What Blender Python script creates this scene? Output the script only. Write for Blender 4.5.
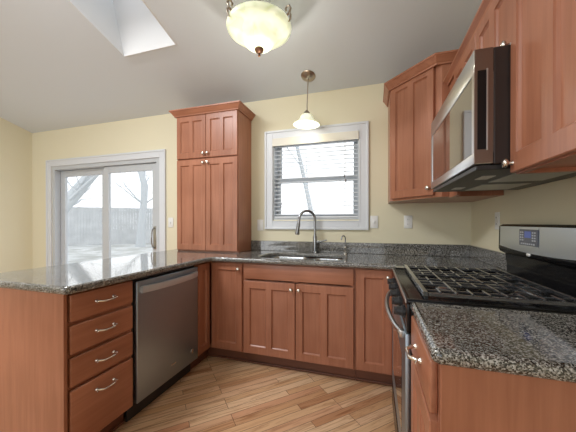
import bpy, bmesh, math, random
from mathutils import Vector, Matrix
from math import pi, sin, cos, radians
random.seed(4)
for o in list(bpy.data.objects):
    bpy.data.objects.remove(o)
S = bpy.context.scene
COL = S.collection

# ------------------------------------------------------------------ camera
cd = bpy.data.cameras.new('camera'); cam = bpy.data.objects.new('camera', cd); COL.objects.link(cam)
cam.location = (-0.7906, -2.6743, 1.206)
cam.rotation_euler = (radians(90 - 0.23), 0, radians(17.195))
cd.sensor_width = 36; cd.lens = 273.1 / 576 * 36
cd.shift_x = -1.55 / 576; cd.shift_y = 7.7 / 576
cd.clip_start = 0.02; cd.clip_end = 200
S.camera = cam

# ------------------------------------------------------------------ world, exposure
w = bpy.data.worlds.new('overcast'); S.world = w; w.use_nodes = True
wn = w.node_tree; bg = wn.nodes['Background']
bg.inputs['Color'].default_value = (0.93, 0.97, 1.0, 1); bg.inputs['Strength'].default_value = 3.6
S.view_settings.view_transform = 'Standard'; S.view_settings.look = 'None'
S.view_settings.exposure = -1.0; S.view_settings.gamma = 1.0
S.view_settings.use_curve_mapping = False

def area(name, loc, rot, sx, sy, power, color=(1, 1, 1)):
    l = bpy.data.lights.new(name, 'AREA'); l.shape = 'RECTANGLE'; l.size = sx; l.size_y = sy
    l.energy = power; l.color = color
    o = bpy.data.objects.new(name, l); COL.objects.link(o); o.location = loc
    o.rotation_euler = tuple(radians(a) for a in rot)
    return o
# added fill lights at the openings of the unseen rear wall
area('rear_fill_light', (-1.6, -6.15, 1.75), (90, 0, 0), 2.2, 2.2, 8, (0.93, 0.97, 1.0))
area('rear_fill_light', (-4.2, -6.15, 1.75), (90, 0, 0), 2.0, 2.2, 85, (0.93, 0.97, 1.0))
# added overhead fill light out of frame, with no fixture seen there
area('overhead_fill_light', (-2.9, -2.05, 2.95), (0, 0, 0), 0.8, 0.3, 125, (0.97, 0.98, 1.0))

# ------------------------------------------------------------------ materials
def mat(name, color=(0.8, 0.8, 0.8), rough=0.5, metal=0.0, spec=0.5, coat=0.0, emit=None, es=0.0):
    m = bpy.data.materials.new(name); m.use_nodes = True
    b = m.node_tree.nodes['Principled BSDF']
    b.inputs['Base Color'].default_value = (*color, 1); b.inputs['Roughness'].default_value = rough
    b.inputs['Metallic'].default_value = metal; b.inputs['Specular IOR Level'].default_value = spec
    b.inputs['Coat Weight'].default_value = coat
    if emit: b.inputs['Emission Color'].default_value = (*emit, 1); b.inputs['Emission Strength'].default_value = es
    return m
def nd(m, t, **k):
    n = m.node_tree.nodes.new(t)
    for a, v in k.items():
        if a in n.inputs.keys(): n.inputs[a].default_value = v
        else: setattr(n, a, v)
    return n
def ln(m, a, ao, b, bi): m.node_tree.links.new(a.outputs[ao], b.inputs[bi])
def ramp(m, stops, interp='LINEAR'):
    r = nd(m, 'ShaderNodeValToRGB'); r.color_ramp.interpolation = interp
    e = r.color_ramp.elements
    while len(e) < len(stops): e.new(0.5)
    for x, (p, c) in zip(e, stops): x.position = p; x.color = (*c, 1)
    return r
def B(m): return m.node_tree.nodes['Principled BSDF']

def paint(name, c, bump=0.02):
    m = mat(name, c, 0.75, spec=0.25)
    t = nd(m, 'ShaderNodeTexCoord'); n = nd(m, 'ShaderNodeTexNoise', Scale=180.0, Detail=3.0)
    ln(m, t, 'Object', n, 'Vector'); bp = nd(m, 'ShaderNodeBump', Strength=bump, Distance=0.01)
    ln(m, n, 'Fac', bp, 'Height'); ln(m, bp, 'Normal', B(m), 'Normal')
    return m
def wood(name, c1, c2, axis='z', rough=0.36, coat=0.15):
    m = mat(name, c1, rough, coat=coat, spec=0.4)
    B(m).inputs['Coat Roughness'].default_value = 0.25
    t = nd(m, 'ShaderNodeTexCoord'); mp = nd(m, 'ShaderNodeMapping')
    sc = {'z': (38, 38, 2.2), 'x': (2.2, 38, 38), 'y': (38, 2.2, 38)}[axis]
    mp.inputs['Scale'].default_value = sc
    oi = nd(m, 'ShaderNodeObjectInfo'); ad = nd(m, 'ShaderNodeVectorMath', operation='ADD')
    ln(m, t, 'Object', ad, 0); ln(m, oi, 'Random', ad, 1); ln(m, ad, 'Vector', mp, 'Vector')
    n = nd(m, 'ShaderNodeTexNoise', Scale=1.0, Detail=5.0, Roughness=0.62, Distortion=0.4)
    ln(m, mp, 'Vector', n, 'Vector')
    n2 = nd(m, 'ShaderNodeTexNoise', Scale=2.3, Detail=2.0); ln(m, ad, 'Vector', n2, 'Vector')
    mx = nd(m, 'ShaderNodeMath', operation='MULTIPLY_ADD'); mx.inputs[1].default_value = 0.55
    ln(m, n2, 'Fac', mx, 0)
    h = nd(m, 'ShaderNodeMath', operation='MULTIPLY'); h.inputs[1].default_value = 0.45
    ln(m, n, 'Fac', h, 0); ln(m, h, 'Value', mx, 2)
    r = ramp(m, [(0.36, c2), (0.62, c1)]); ln(m, mx, 'Value', r, 'Fac'); ln(m, r, 'Color', B(m), 'Base Color')
    return m
WC1, WC2 = (0.43, 0.180, 0.105), (0.30, 0.115, 0.062)
M = {}
M['wood'] = wood('maple_vertical', WC1, WC2, 'z')
M['woodx'] = wood('maple_horizontal', WC1, WC2, 'x')
M['wood_in'] = wood('maple_interior', (0.42, 0.24, 0.12), (0.34, 0.18, 0.09), 'z', 0.5, 0)
M['gap'] = mat('dark_reveal', (0.05, 0.02, 0.012), 0.7)
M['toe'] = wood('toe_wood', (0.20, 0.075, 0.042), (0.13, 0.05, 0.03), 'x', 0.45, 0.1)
M['yellow'] = paint('cream_yellow_wall', (0.73, 0.68, 0.51))
M['ceiling'] = paint('white_ceiling', (0.66, 0.71, 0.76))
M['white'] = mat('white_trim', (0.66, 0.69, 0.73), 0.35)
M['vinyl'] = mat('white_vinyl', (0.50, 0.53, 0.56), 0.35)
M['plate'] = mat('white_plastic', (0.78, 0.78, 0.76), 0.3)
M['slot'] = mat('outlet_slot', (0.1, 0.1, 0.1), 0.5)
M['shaft'] = mat('skylight_shaft_paint', (0.74, 0.76, 0.78), 0.7)
M['blind'] = mat('blind_slat', (0.80, 0.83, 0.87), 0.45)
M['valance'] = mat('blind_valance', (0.72, 0.70, 0.62), 0.4)
M['cord'] = mat('blind_cord', (0.6, 0.6, 0.58), 0.7)
M['tassel'] = mat('cord_tassel', (0.15, 0.13, 0.12), 0.5)
M['steel'] = mat('brushed_steel', (0.42, 0.42, 0.42), 0.3, 1.0)
M['nickel'] = mat('satin_nickel', (0.72, 0.69, 0.64), 0.25, 1.0)
M['brnickel'] = mat('brushed_nickel_dark', (0.42, 0.36, 0.30), 0.3, 1.0)
M['faucet'] = mat('faucet_steel', (0.33, 0.34, 0.36), 0.25, 1.0)
M['sinksteel'] = mat('sink_steel', (0.6, 0.61, 0.62), 0.25, 1.0)
M['bronze'] = mat('dark_bronze', (0.12, 0.06, 0.035), 0.4, 0.8)
M['black'] = mat('black_enamel', (0.008, 0.008, 0.009), 0.22, spec=0.28)
M['iron'] = mat('cast_iron', (0.03, 0.03, 0.033), 0.22, spec=1.0, coat=1.0)
M['grate_iron'] = mat('grate_iron', (0.07, 0.072, 0.078), 0.22, 0.4, spec=1.0, coat=1.0)
M['blackp'] = mat('black_plastic', (0.02, 0.02, 0.022), 0.4)
M['bglass'] = mat('black_glass', (0.03, 0.028, 0.028), 0.04, spec=0.9, coat=1.0)
M['display'] = mat('display_panel', (0.10, 0.11, 0.14), 0.25)
M['lcd'] = mat('display_screen', (0.05, 0.08, 0.25), 0.2, emit=(0.12, 0.18, 0.6), es=0.35)
M['button'] = mat('display_button', (0.42, 0.45, 0.5), 0.35)
M['guard'] = mat('backguard_steel', (0.62, 0.66, 0.72), 0.30, 1.0)
M['light_lens'] = mat('hood_lens', (0.55, 0.56, 0.55), 0.3)
# stainless with faint vertical brushing
def brushed(name, c, r):
    m = mat(name, c, r, 1.0)
    t = nd(m, 'ShaderNodeTexCoord'); mp = nd(m, 'ShaderNodeMapping'); mp.inputs['Scale'].default_value = (2, 2, 260)
    n = nd(m, 'ShaderNodeTexNoise', Scale=1.0, Detail=2.0)
    ln(m, t, 'Object', mp, 'Vector'); ln(m, mp, 'Vector', n, 'Vector')
    bp = nd(m, 'ShaderNodeBump', Strength=0.05, Distance=0.002); ln(m, n, 'Fac', bp, 'Height'); ln(m, bp, 'Normal', B(m), 'Normal')
    return m
M['stainless'] = brushed('stainless_front', (0.36, 0.43, 0.50), 0.40)
M['handle_steel'] = mat('handle_steel', (0.62, 0.67, 0.72), 0.5, 0.9)
M['stainless2'] = brushed('stainless_microwave', (0.60, 0.60, 0.60), 0.28)
M['mwside'] = mat('microwave_door_side', (0.22, 0.17, 0.14), 0.35, 0.9)
M['mwbody'] = mat('microwave_body', (0.035, 0.026, 0.024), 0.4, 0.2)

def granite():
    m = mat('speckled_granite', (0.2, 0.2, 0.19), 0.07, spec=0.7, coat=0.25)
    B(m).inputs['Coat Roughness'].default_value = 0.04
    t = nd(m, 'ShaderNodeTexCoord')
    v = nd(m, 'ShaderNodeTexVoronoi', Scale=320.0); ln(m, t, 'Object', v, 'Vector')
    sep = nd(m, 'ShaderNodeSeparateColor'); ln(m, v, 'Color', sep, 'Color')
    n = nd(m, 'ShaderNodeTexNoise', Scale=125.0, Detail=6.0, Roughness=0.7); ln(m, t, 'Object', n, 'Vector')
    a = nd(m, 'ShaderNodeMath', operation='MULTIPLY_ADD'); a.inputs[1].default_value = 0.42
    ln(m, sep, 'Red', a, 0)
    b = nd(m, 'ShaderNodeMath', operation='MULTIPLY'); b.inputs[1].default_value = 0.62
    ln(m, n, 'Fac', b, 0); ln(m, b, 'Value', a, 2)
    r = ramp(m, [(0.32, (0.008, 0.008, 0.008)), (0.43, (0.035, 0.034, 0.031)), (0.52, (0.12, 0.112, 0.096)),
                 (0.61, (0.25, 0.24, 0.22)), (0.76, (0.46, 0.46, 0.45))])
    ln(m, a, 'Value', r, 'Fac'); ln(m, r, 'Color', B(m), 'Base Color')
    return m
M['granite'] = granite()

def oak():
    m = mat('oak_strip_floor', (0.5, 0.3, 0.15), 0.3, coat=0.3, spec=0.4)
    B(m).inputs['Coat Roughness'].default_value = 0.18
    t = nd(m, 'ShaderNodeTexCoord'); mp = nd(m, 'ShaderNodeMapping'); mp.inputs['Rotation'].default_value = (0, 0, radians(-44.5))
    ln(m, t, 'Object', mp, 'Vector')
    br = nd(m, 'ShaderNodeTexBrick'); br.offset = 0.37; br.offset_frequency = 3
    for k, v in {'Scale': 1.0, 'Mortar Size': 0.0014, 'Mortar Smooth': 0.2, 'Bias': 0.0, 'Brick Width': 0.66, 'Row Height': 0.057}.items():
        br.inputs[k].default_value = v
    br.inputs['Color1'].default_value = (0, 0, 0, 1); br.inputs['Color2'].default_value = (1, 1, 1, 1); br.inputs['Mortar'].default_value = (0.5, 0.5, 0.5, 1)
    ln(m, mp, 'Vector', br, 'Vector')
    tone = ramp(m, [(0.0, (0.42, 0.20, 0.10)), (0.15, (0.56, 0.33, 0.175)), (0.5, (0.64, 0.41, 0.235)), (0.85, (0.70, 0.48, 0.30)), (1.0, (0.52, 0.25, 0.135))])
    ln(m, br, 'Color', tone, 'Fac')
    mg = nd(m, 'ShaderNodeMapping'); mg.inputs['Scale'].default_value = (3.0, 42.0, 1.0)
    ad = nd(m, 'ShaderNodeVectorMath', operation='ADD'); ln(m, mp, 'Vector', ad, 0); ln(m, br, 'Color', ad, 1)
    ln(m, ad, 'Vector', mg, 'Vector')
    n = nd(m, 'ShaderNodeTexNoise', Scale=1.0, Detail=6.0, Roughness=0.65, Distortion=1.2); ln(m, mg, 'Vector', n, 'Vector')
    gr = ramp(m, [(0.34, (0.55, 0.42, 0.33)), (0.50, (1, 1, 1)), (0.72, (1.12, 1.10, 1.08))]); ln(m, n, 'Fac', gr, 'Fac')
    mu = nd(m, 'ShaderNodeMix', data_type='RGBA', blend_type='MULTIPLY'); mu.inputs[0].default_value = 0.85
    ln(m, tone, 'Color', mu, 6); ln(m, gr, 'Color', mu, 7)
    mo = nd(m, 'ShaderNodeMix', data_type='RGBA'); ln(m, br, 'Fac', mo, 0); ln(m, mu, 2, mo, 6)
    mo.inputs[7].default_value = (0.06, 0.03, 0.016, 1)
    ln(m, mo, 2, B(m), 'Base Color')
    return m
M['oak'] = oak()

def thin_glass(name, tint=(1, 1, 1)):
    m = bpy.data.materials.new(name); m.use_nodes = True; nt = m.node_tree; nt.nodes.clear()
    o = nt.nodes.new('ShaderNodeOutputMaterial'); mx = nt.nodes.new('ShaderNodeMixShader')
    tr = nt.nodes.new('ShaderNodeBsdfTransparent'); tr.inputs['Color'].default_value = (*tint, 1)
    gl = nt.nodes.new('ShaderNodeBsdfGlossy'); gl.inputs['Roughness'].default_value = 0.02
    mx.inputs[0].default_value = 0.06
    nt.links.new(tr.outputs[0], mx.inputs[1]); nt.links.new(gl.outputs[0], mx.inputs[2]); nt.links.new(mx.outputs[0], o.inputs[0])
    return m
M['glass'] = thin_glass('window_glass')
M['tinted'] = thin_glass('tinted_skylight_glass', (.85, .90, .95))
def alabaster(name, es, col, ec):
    m = mat(name, col, 0.35, emit=ec, es=es)
    B(m).inputs['Transmission Weight'].default_value = 0.0
    t = nd(m, 'ShaderNodeTexCoord'); n = nd(m, 'ShaderNodeTexNoise', Scale=7.0, Detail=3.0, Distortion=2.0)
    ln(m, t, 'Object', n, 'Vector')
    r = ramp(m, [(0.40, tuple(c * k for c, k in zip(ec, (.55, .62, .45)))), (0.6, ec)]); ln(m, n, 'Fac', r, 'Fac'); ln(m, r, 'Color', B(m), 'Emission Color')
    return m
M['bowl'] = alabaster('alabaster_bowl', 1.25, (0.60, 0.62, 0.50), (0.98, 1.0, 0.72))
M['bell'] = alabaster('frosted_bell', 1.0, (0.8, 0.82, 0.72), (1.0, 1.0, 0.80))
M['bulb'] = mat('lit_bulb', (1, 1, 1), 0.3, emit=(1.0, 0.95, 0.78), es=6)
M['lawn'] = mat('winter_lawn', (0.5, 0.5, 0.5), 0.9)
_t = nd(M['lawn'], 'ShaderNodeTexCoord'); _n = nd(M['lawn'], 'ShaderNodeTexNoise', Scale=0.9, Detail=7.0, Roughness=0.7)
ln(M['lawn'], _t, 'Object', _n, 'Vector'); _r = ramp(M['lawn'], [(0.40, (0.34, 0.35, 0.34)), (0.62, (0.62, 0.64, 0.65))])
ln(M['lawn'], _n, 'Fac', _r, 'Fac'); ln(M['lawn'], _r, 'Color', B(M['lawn']), 'Base Color')
M['slab'] = mat('patio_concrete', (0.66, 0.67, 0.68), 0.8)
M['fence'] = wood('weathered_fence', (0.56, 0.58, 0.60), (0.44, 0.46, 0.48), 'z', 0.8, 0)
M['bark'] = mat('pale_bark', (0.50, 0.53, 0.56), 0.9)

# ------------------------------------------------------------------ mesh helpers
def box(bm, lo, hi, bev=0.0, seg=2, M4=None):
    lo = Vector(lo); hi = Vector(hi)
    t = Matrix.Translation((lo + hi) / 2) @ Matrix.Diagonal((*(hi - lo), 1))
    if M4: t = M4 @ t
    r = bmesh.ops.create_cube(bm, size=1, matrix=t)
    if bev > 0:
        es = set()
        for v in r['verts']: es.update(v.link_edges)
        bmesh.ops.bevel(bm, geom=list(es), offset=bev, segments=seg, profile=0.5, affect='EDGES', clamp_overlap=True)
def lathe(bm, prof, org=(0, 0, 0), axis='z', seg=24, a0=0):
    org = Vector(org); rings = []
    for r, h in prof:
        ring = []
        for i in range(seg):
            a = 2 * pi * i / seg + a0
            p = Vector((r * cos(a), r * sin(a), h))
            if axis == 'x': p = Vector((p.z, p.x, p.y))
            elif axis == 'y': p = Vector((p.x, p.z, -p.y))
            elif axis == '-y': p = Vector((p.x, -p.z, p.y))
            ring.append(bm.verts.new(org + p))
        rings.append(ring)
    for a, b in zip(rings, rings[1:]):
        for i in range(seg):
            bm.faces.new((a[i], a[(i + 1) % seg], b[(i + 1) % seg], b[i]))
    for rg, (r, h) in ((rings[0], prof[0]), (rings[-1], prof[-1])):
        if r > 1e-4:
            bm.faces.new(rg if rg is rings[-1] else rg[::-1])
    return rings
def tube(bm, pts, rad, seg=10, cap=True):
    pts = [Vector(p) for p in pts]; n = len(pts)
    if not hasattr(rad, '__len__'): rad = [rad] * n
    rings = []; ref = None
    for i, p in enumerate(pts):
        d = (pts[min(i + 1, n - 1)] - pts[max(i - 1, 0)]).normalized()
        if ref is None:
            ref = d.orthogonal().normalized()
        u = (ref - d * ref.dot(d)).normalized(); ref = u; v = d.cross(u)
        rings.append([bm.verts.new(p + (u * cos(2 * pi * k / seg) + v * sin(2 * pi * k / seg)) * rad[i]) for k in range(seg)])
    for a, b in zip(rings, rings[1:]):
        for k in range(seg): bm.faces.new((a[k], a[(k + 1) % seg], b[(k + 1) % seg], b[k]))
    if cap: bm.faces.new(rings[0][::-1]); bm.faces.new(rings[-1])
def poly(bm, pts): return bm.faces.new([bm.verts.new(p) for p in pts])
def prism(bm, prof, path, closed=False):
    """profile points (out, up) swept with mitres along a plan path of (x, y); 'out' is to the right of travel"""
    n = len(path); P = [Vector((*p, 0)) for p in path]; rings = []
    for i in range(n):
        a = (P[i] - P[i - 1]).normalized() if i or closed else (P[1] - P[0]).normalized()
        b = (P[(i + 1) % n] - P[i]).normalized() if i < n - 1 or closed else a
        na = Vector((a.y, -a.x, 0)); nb = Vector((b.y, -b.x, 0)); m = (na + nb); m = m / (m.dot(na) or 1)
        rings.append([bm.verts.new(P[i] + m * o + Vector((0, 0, h))) for o, h in prof])
    k = len(prof)
    for i in range(n if closed else n - 1):
        a, b = rings[i], rings[(i + 1) % n]
        for j in range(k): bm.faces.new((a[j], b[j], b[(j + 1) % k], a[(j + 1) % k]))
    if not closed: bm.faces.new(rings[0]); bm.faces.new(rings[-1][::-1])
def obj(name, bm, m, parent=None, smooth=None, label=None):
    bmesh.ops.recalc_face_normals(bm, faces=bm.faces)
    me = bpy.data.meshes.new(name); bm.to_mesh(me); bm.free()
    me.materials.append(M[m] if isinstance(m, str) else m)
    if smooth is not None:
        me.polygons.foreach_set('use_smooth', [True] * len(me.polygons))
        me.set_sharp_from_angle(angle=radians(smooth))
    o = bpy.data.objects.new(name, me); COL.objects.link(o)
    if parent: o.parent = parent
    if label: o['label'] = label
    return o
def nb(): return bmesh.new()
def tag(o, label, cat, group=None, kind=None):
    o['label'] = label; o['category'] = cat
    if group: o['group'] = group
    if kind: o['kind'] = kind
    return o
def thing(name, label, cat, loc=(0, 0, 0), rz=0, group=None):
    o = bpy.data.objects.new(name, None); COL.objects.link(o); o.empty_display_size = 0.1
    o.location = loc; o.rotation_euler = (0, 0, radians(rz)); tag(o, label, cat, group)
    return o
def struct(name, bm, m, parent=None, smooth=None):
    o = obj(name, bm, m, parent, smooth)
    if not parent: o['kind'] = 'structure'
    return o
def copy_tree(o, parent=None):
    c = o.copy(); COL.objects.link(c)
    if parent: c.parent = parent
    for ch in list(o.children): copy_tree(ch, c)
    return c

# ------------------------------------------------------------------ the room
XL, YR, ZC, K = -5.51, -6.0, 2.497, 0.287
RIDGE = -4.2
def cz(y): return ZC - K * max(y, RIDGE)
T = 0.16
bm = nb(); box(bm, (XL - T, YR - T, -0.1), (T, T, 0)); struct('floor', bm, 'oak')
# sloped ceiling with the skylight opening, its flared shaft and roof thickness
SX0, SX1, SY0, SY1 = -2.955, -2.38, -0.74, -1.86
bm = nb()
def cq(x0, x1, y0, y1):
    poly(bm, [(x0, y0, cz(y0)), (x1, y0, cz(y0)), (x1, y1, cz(y1)), (x0, y1, cz(y1))])
X0, X1 = XL - T, T
def cq3(y0, y1):
    cq(X0, X1, y0, y1)
cq3(T, SY0); cq(X0, SX0, SY0, SY1); cq(SX1, X1, SY0, SY1); cq3(SY1, RIDGE)
poly(bm, [(X0, RIDGE, cz(RIDGE)), (X1, RIDGE, cz(RIDGE)), (X1, YR - T, cz(RIDGE)), (X0, YR - T, cz(RIDGE))])
bmesh.ops.remove_doubles(bm, verts=bm.verts, dist=1e-4)
cl = struct('ceiling', bm, 'ceiling')
bm = nb(); H = 0.62
lo = [(SX0, SY0), (SX1, SY0), (SX1, SY1), (SX0, SY1)]
L = [Vector((x, y, cz(y))) for x, y in lo]
U_ = [p + Vector((0, -K * H, H)) for p in L[:2]] + [p + Vector((0, 0.05, H)) for p in L[2:]]
for i in range(4):
    j = (i + 1) % 4
    poly(bm, [L[i], L[j], U_[j], U_[i]])
bmesh.ops.remove_doubles(bm, verts=bm.verts, dist=1e-4)
bmesh.ops.recalc_face_normals(bm, faces=bm.faces)
sk = struct('window_2', bm, 'shaft')
sol = sk.modifiers.new('thickness', 'SOLIDIFY'); sol.thickness = 0.02; sol.offset = -1
sk.name = 'window_2'
bm = nb(); poly(bm, U_); obj('pane', bm, 'tinted', sk)
# walls
def wall_with_hole(bm, axis, c, t, a0, a1, z0, z1, holes):
    """slab on plane axis=c .. c+t, spanning a0..a1, z0..z1; holes (a0,a1,z0,z1) sorted along a"""
    def b(p, q, r, s):
        if q - p < 1e-5 or s - r < 1e-5: return
        if axis == 'y': box(bm, (p, min(c, c + t), r), (q, max(c, c + t), s))
        else: box(bm, (min(c, c + t), p, r), (max(c, c + t), q, s))
    x = a0
    for h in holes:
        b(x, h[0], z0, z1); b(h[0], h[1], z0, h[2]); b(h[0], h[1], h[3], z1); x = h[1]
    b(x, a1, z0, z1)
WIN = (-1.80, -0.925, 1.235, 2.075)     # sink window opening
SLD = (-5.10, -3.25, 0.0, 1.99)         # sliding door opening
bm = nb(); wall_with_hole(bm, 'y', 0, T, XL, 0, 0, ZC, [SLD, WIN]); struct('wall_back', bm, 'yellow')
def side_wall(name, x0, x1):
    bm = nb()
    pr = [(T, 0), (YR, 0), (YR, cz(RIDGE)), (RIDGE, cz(RIDGE)), (T, cz(T))]
    f0 = [bm.verts.new((x0, y, z)) for y, z in pr]; f1 = [bm.verts.new((x1, y, z)) for y, z in pr]
    bm.faces.new(f0); bm.faces.new(f1[::-1])
    for i in range(5):
        j = (i + 1) % 5; bm.faces.new((f0[i], f0[j], f1[j], f1[i]))
    struct(name, bm, 'yellow')
side_wall('wall_left', XL - T, XL); side_wall('wall_right', 0, T)
bm = nb(); wall_with_hole(bm, 'y', YR, -T, XL, 0, 0, cz(RIDGE), [(-5.2, -3.2, 0.5, 2.9), (-2.7, -0.5, 0.5, 2.9)]); struct('wall_rear', bm, 'yellow')

# sink window: casing, jamb, double hung sashes
def frame_rect(bm, x0, x1, z0, z1, wd, y0, y1, bev=0.003):
    box(bm, (x0, y0, z0), (x0 + wd, y1, z1), bev); box(bm, (x1 - wd, y0, z0), (x1, y1, z1), bev)
    box(bm, (x0 + wd, y0, z1 - wd), (x1 - wd, y1, z1), bev); box(bm, (x0 + wd, y0, z0), (x1 - wd, y1, z0 + wd), bev)
bm = nb()
x0, x1, z0, z1 = -1.886, -0.839, 1.137, 2.156
frame_rect(bm, x0, x1, z0, z1, 0.088, -0.016, -0.001, 0.003)
frame_rect(bm, x0, x1, z0, z1, 0.022, -0.024, -0.014, 0.003)
frame_rect(bm, x0 + .078, x1 - .078, z0 + .078, z1 - .078, 0.010, -0.021, -0.014, 0.002)
win = struct('window_1', bm, 'white')
bm = nb(); frame_rect(bm, WIN[0] + .001, WIN[1] - .001, WIN[2] + .001, WIN[3] - .001, 0.014, 0.0, 0.15, 0); obj('window_jamb', bm, 'vinyl', win)
ZM = 1.645
bm = nb(); frame_rect(bm, WIN[0] + .016, WIN[1] - .016, ZM - .02, WIN[3] - .016, 0.045, 0.105, 0.135); up = obj('upper_sash', bm, 'vinyl', win)
bm = nb(); box(bm, (WIN[0] + .06, .118, ZM + .02), (WIN[1] - .06, .122, WIN[3] - .06)); obj('pane', bm, 'glass', up)
bm = nb(); frame_rect(bm, WIN[0] + .016, WIN[1] - .016, WIN[2] + .016, ZM + .022, 0.045, 0.072, 0.102); lw = obj('lower_sash', bm, 'vinyl', win)
bm = nb(); box(bm, (WIN[0] + .06, .085, WIN[2] + .06), (WIN[1] - .06, .089, ZM - .02)); obj('pane', bm, 'glass', lw)

# sliding patio door
bm = nb()
x0, x1, z1 = -5.195, -3.154, 2.078
for a, b in ((x0, x0 + .09), (x1 - .09, x1)): box(bm, (a, -.016, 0.001), (b, -.001, z1), .003)
box(bm, (x0 + .09, -.016, z1 - .09), (x1 - .09, -.001, z1), .003)
box(bm, (x0, -.024, 0.001), (x0 + .022, -.014, z1), .003); box(bm, (x1 - .022, -.024, 0.001), (x1, -.014, z1), .003)
box(bm, (x0 + .022, -.024, z1 - .022), (x1 - .022, -.014, z1), .003)
dr = struct('door_1', bm, 'white')
bm = nb(); a, b, c, d = SLD
box(bm, (a + .001, 0, 0.001), (a + .05, .15, d - .001)); box(bm, (b - .05, 0, 0.001), (b - .001, .15, d - .001))
box(bm, (a + .05, 0, d - .05), (b - .05, .15, d - .001)); box(bm, (a + .05, 0, .001), (b - .05, .15, .04)); obj('door_frame', bm, 'vinyl', dr)
def dpanel(x0, x1, y0, label):
    bm = nb(); wd = .085
    box(bm, (x0, y0, .045), (x0 + wd, y0 + .035, 1.935), .004); box(bm, (x1 - wd, y0, .045), (x1, y0 + .035, 1.935), .004)
    box(bm, (x0 + wd, y0, 1.85), (x1 - wd, y0 + .035, 1.935), .004); box(bm, (x0 + wd, y0, .045), (x1 - wd, y0 + .035, .20), .004)
    p = obj('sliding_panel', bm, 'vinyl', dr)
    bm = nb(); box(bm, (x0 + wd, y0 + .015, .20), (x1 - wd, y0 + .019, 1.85)); obj('pane', bm, 'glass', p)
    return p
p1 = dpanel(-5.045, -4.181, .075, '')
p2 = dpanel(-4.180, -3.305, .030, '')
bm = nb()
tube(bm, [(-3.345, .028, .90), (-3.345, -.012, .91), (-3.345, -.03, .96), (-3.345, -.034, 1.02), (-3.345, -.03, 1.08), (-3.345, -.012, 1.13), (-3.345, .028, 1.14)], .007, 8)
box(bm, (-3.37, .022, .88), (-3.32, .030, 1.16), .004); obj('door_handle', bm, 'steel', p2, 40)

# ------------------------------------------------------------------ outside
GZ = -0.06
bm = nb(); box(bm, (-45, 0.6, GZ - .1), (25, 45, GZ)); struct('ground', bm, 'lawn')
bm = nb(); box(bm, (-7.5, 0.61, GZ + .001), (-2.6, 3.2, GZ + .05), .01); struct('patio', bm, 'slab')
A = Vector((-16.4, 7.9, 0)); D = (Vector((-13.45, 10.47, 0)) - A).normalized(); N = Vector((D.y, -D.x, 0))
fen = thing('privacy_fence', 'weathered grey board fence across the far end of the yard', 'fence', (A.x, A.y, GZ), math.degrees(math.atan2(D.y, D.x)))
bm = nb(); n = 0; x = -14.0
while x < 7.0:
    h = 2.12 + random.uniform(-.012, .012); box(bm, (x + .002, 0, .03), (x + .138, .02, h)); x += .14
obj('fence_boards', bm, 'fence', fen)
bm = nb()
for z in (.35, 1.1, 1.85): box(bm, (-14, .02, z), (7, .06, z + .09))
obj('rail', bm, 'fence', fen)
for k in range(9):
    bm = nb(); box(bm, (-13.9 + k * 2.55, .06, 0.0), (-13.8 + k * 2.55, .16, 2.05), .005); obj('fence_post', bm, 'fence', fen)
def branch(bm, p, d, r, l, depth, rnd):
    pts = [p]; rr = [r]; q = p.copy(); dd = d.copy(); k = 5
    for i in range(k):
        dd = (dd + Vector((rnd.uniform(-.12, .12), rnd.uniform(-.12, .12), rnd.uniform(-.02, .10)))).normalized()
        q = q + dd * l / k; pts.append(q.copy()); rr.append(r * (1 - .45 * (i + 1) / k))
    tube(bm, pts, rr, 8 if depth > 1 else 5)
    if depth > 0:
        for j in range(4 if depth > 1 else 5):
            i = rnd.randint(2, k); ax = Vector((rnd.uniform(-1, 1), rnd.uniform(-1, 1), rnd.uniform(-.1, .7))).normalized()
            nd_ = (dd * .55 + ax).normalized()
            branch(bm, pts[i], nd_, rr[i] * rnd.uniform(.35, .6), l * rnd.uniform(.45, .7), depth - 1, rnd)
def tree(loc, pts, rads, seed, label):
    t = thing('bare_tree', label, 'tree', loc, 0, 'bare trees in the yard')
    rnd = random.Random(seed); bm = nb(); tube(bm, pts, rads, 12); obj('trunk', bm, 'bark', t, 60)
    bm = nb()
    for i in range(2, len(pts)):
        for _ in range(1 if 'slim' in label else 3):
            d = Vector((rnd.uniform(-1, 1), rnd.uniform(-1, 1), rnd.uniform(.1, .9))).normalized()
            branch(bm, Vector(pts[i]), d, rads[i] * rnd.uniform(.18, .32), rnd.uniform(1.2, 2.2), 2, rnd)
    obj('branches', bm, 'bark', t, 60)
tree((-12.5, 8.7, GZ), [(0, 0, -.05), (.03, .02, 1.0), (.12, .1, 2.2), (.18, .1, 3.2), (-.10, .0, 4.4), (-.5, -.2, 5.8)], [.24, .18, .17, .17, .13, .08], 3,
     'bare tree with an upright trunk seen through the right door panel')
tree((-10.75, 2.85, GZ), [(0, 0, -.05), (.26, .19, .8), (.71, .52, 1.75), (1.3, .97, 2.8), (1.85, 1.4, 3.7), (2.15, 1.75, 4.6)], [.27, .22, .19, .17, .14, .08], 8,
     'bare tree with a thick leaning trunk seen through the left door panel')
tree((-2.75, 7.6, GZ), [(0, 0, -.05), (-.25, 0, 1.2), (-.46, .0, 2.2), (-.72, .0, 3.4), (-1.0, 0, 4.6), (-1.2, .1, 6)], [.11, .10, .09, .08, .07, .04], 11,
     'slim bare tree seen through the blind of the sink window')

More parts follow.
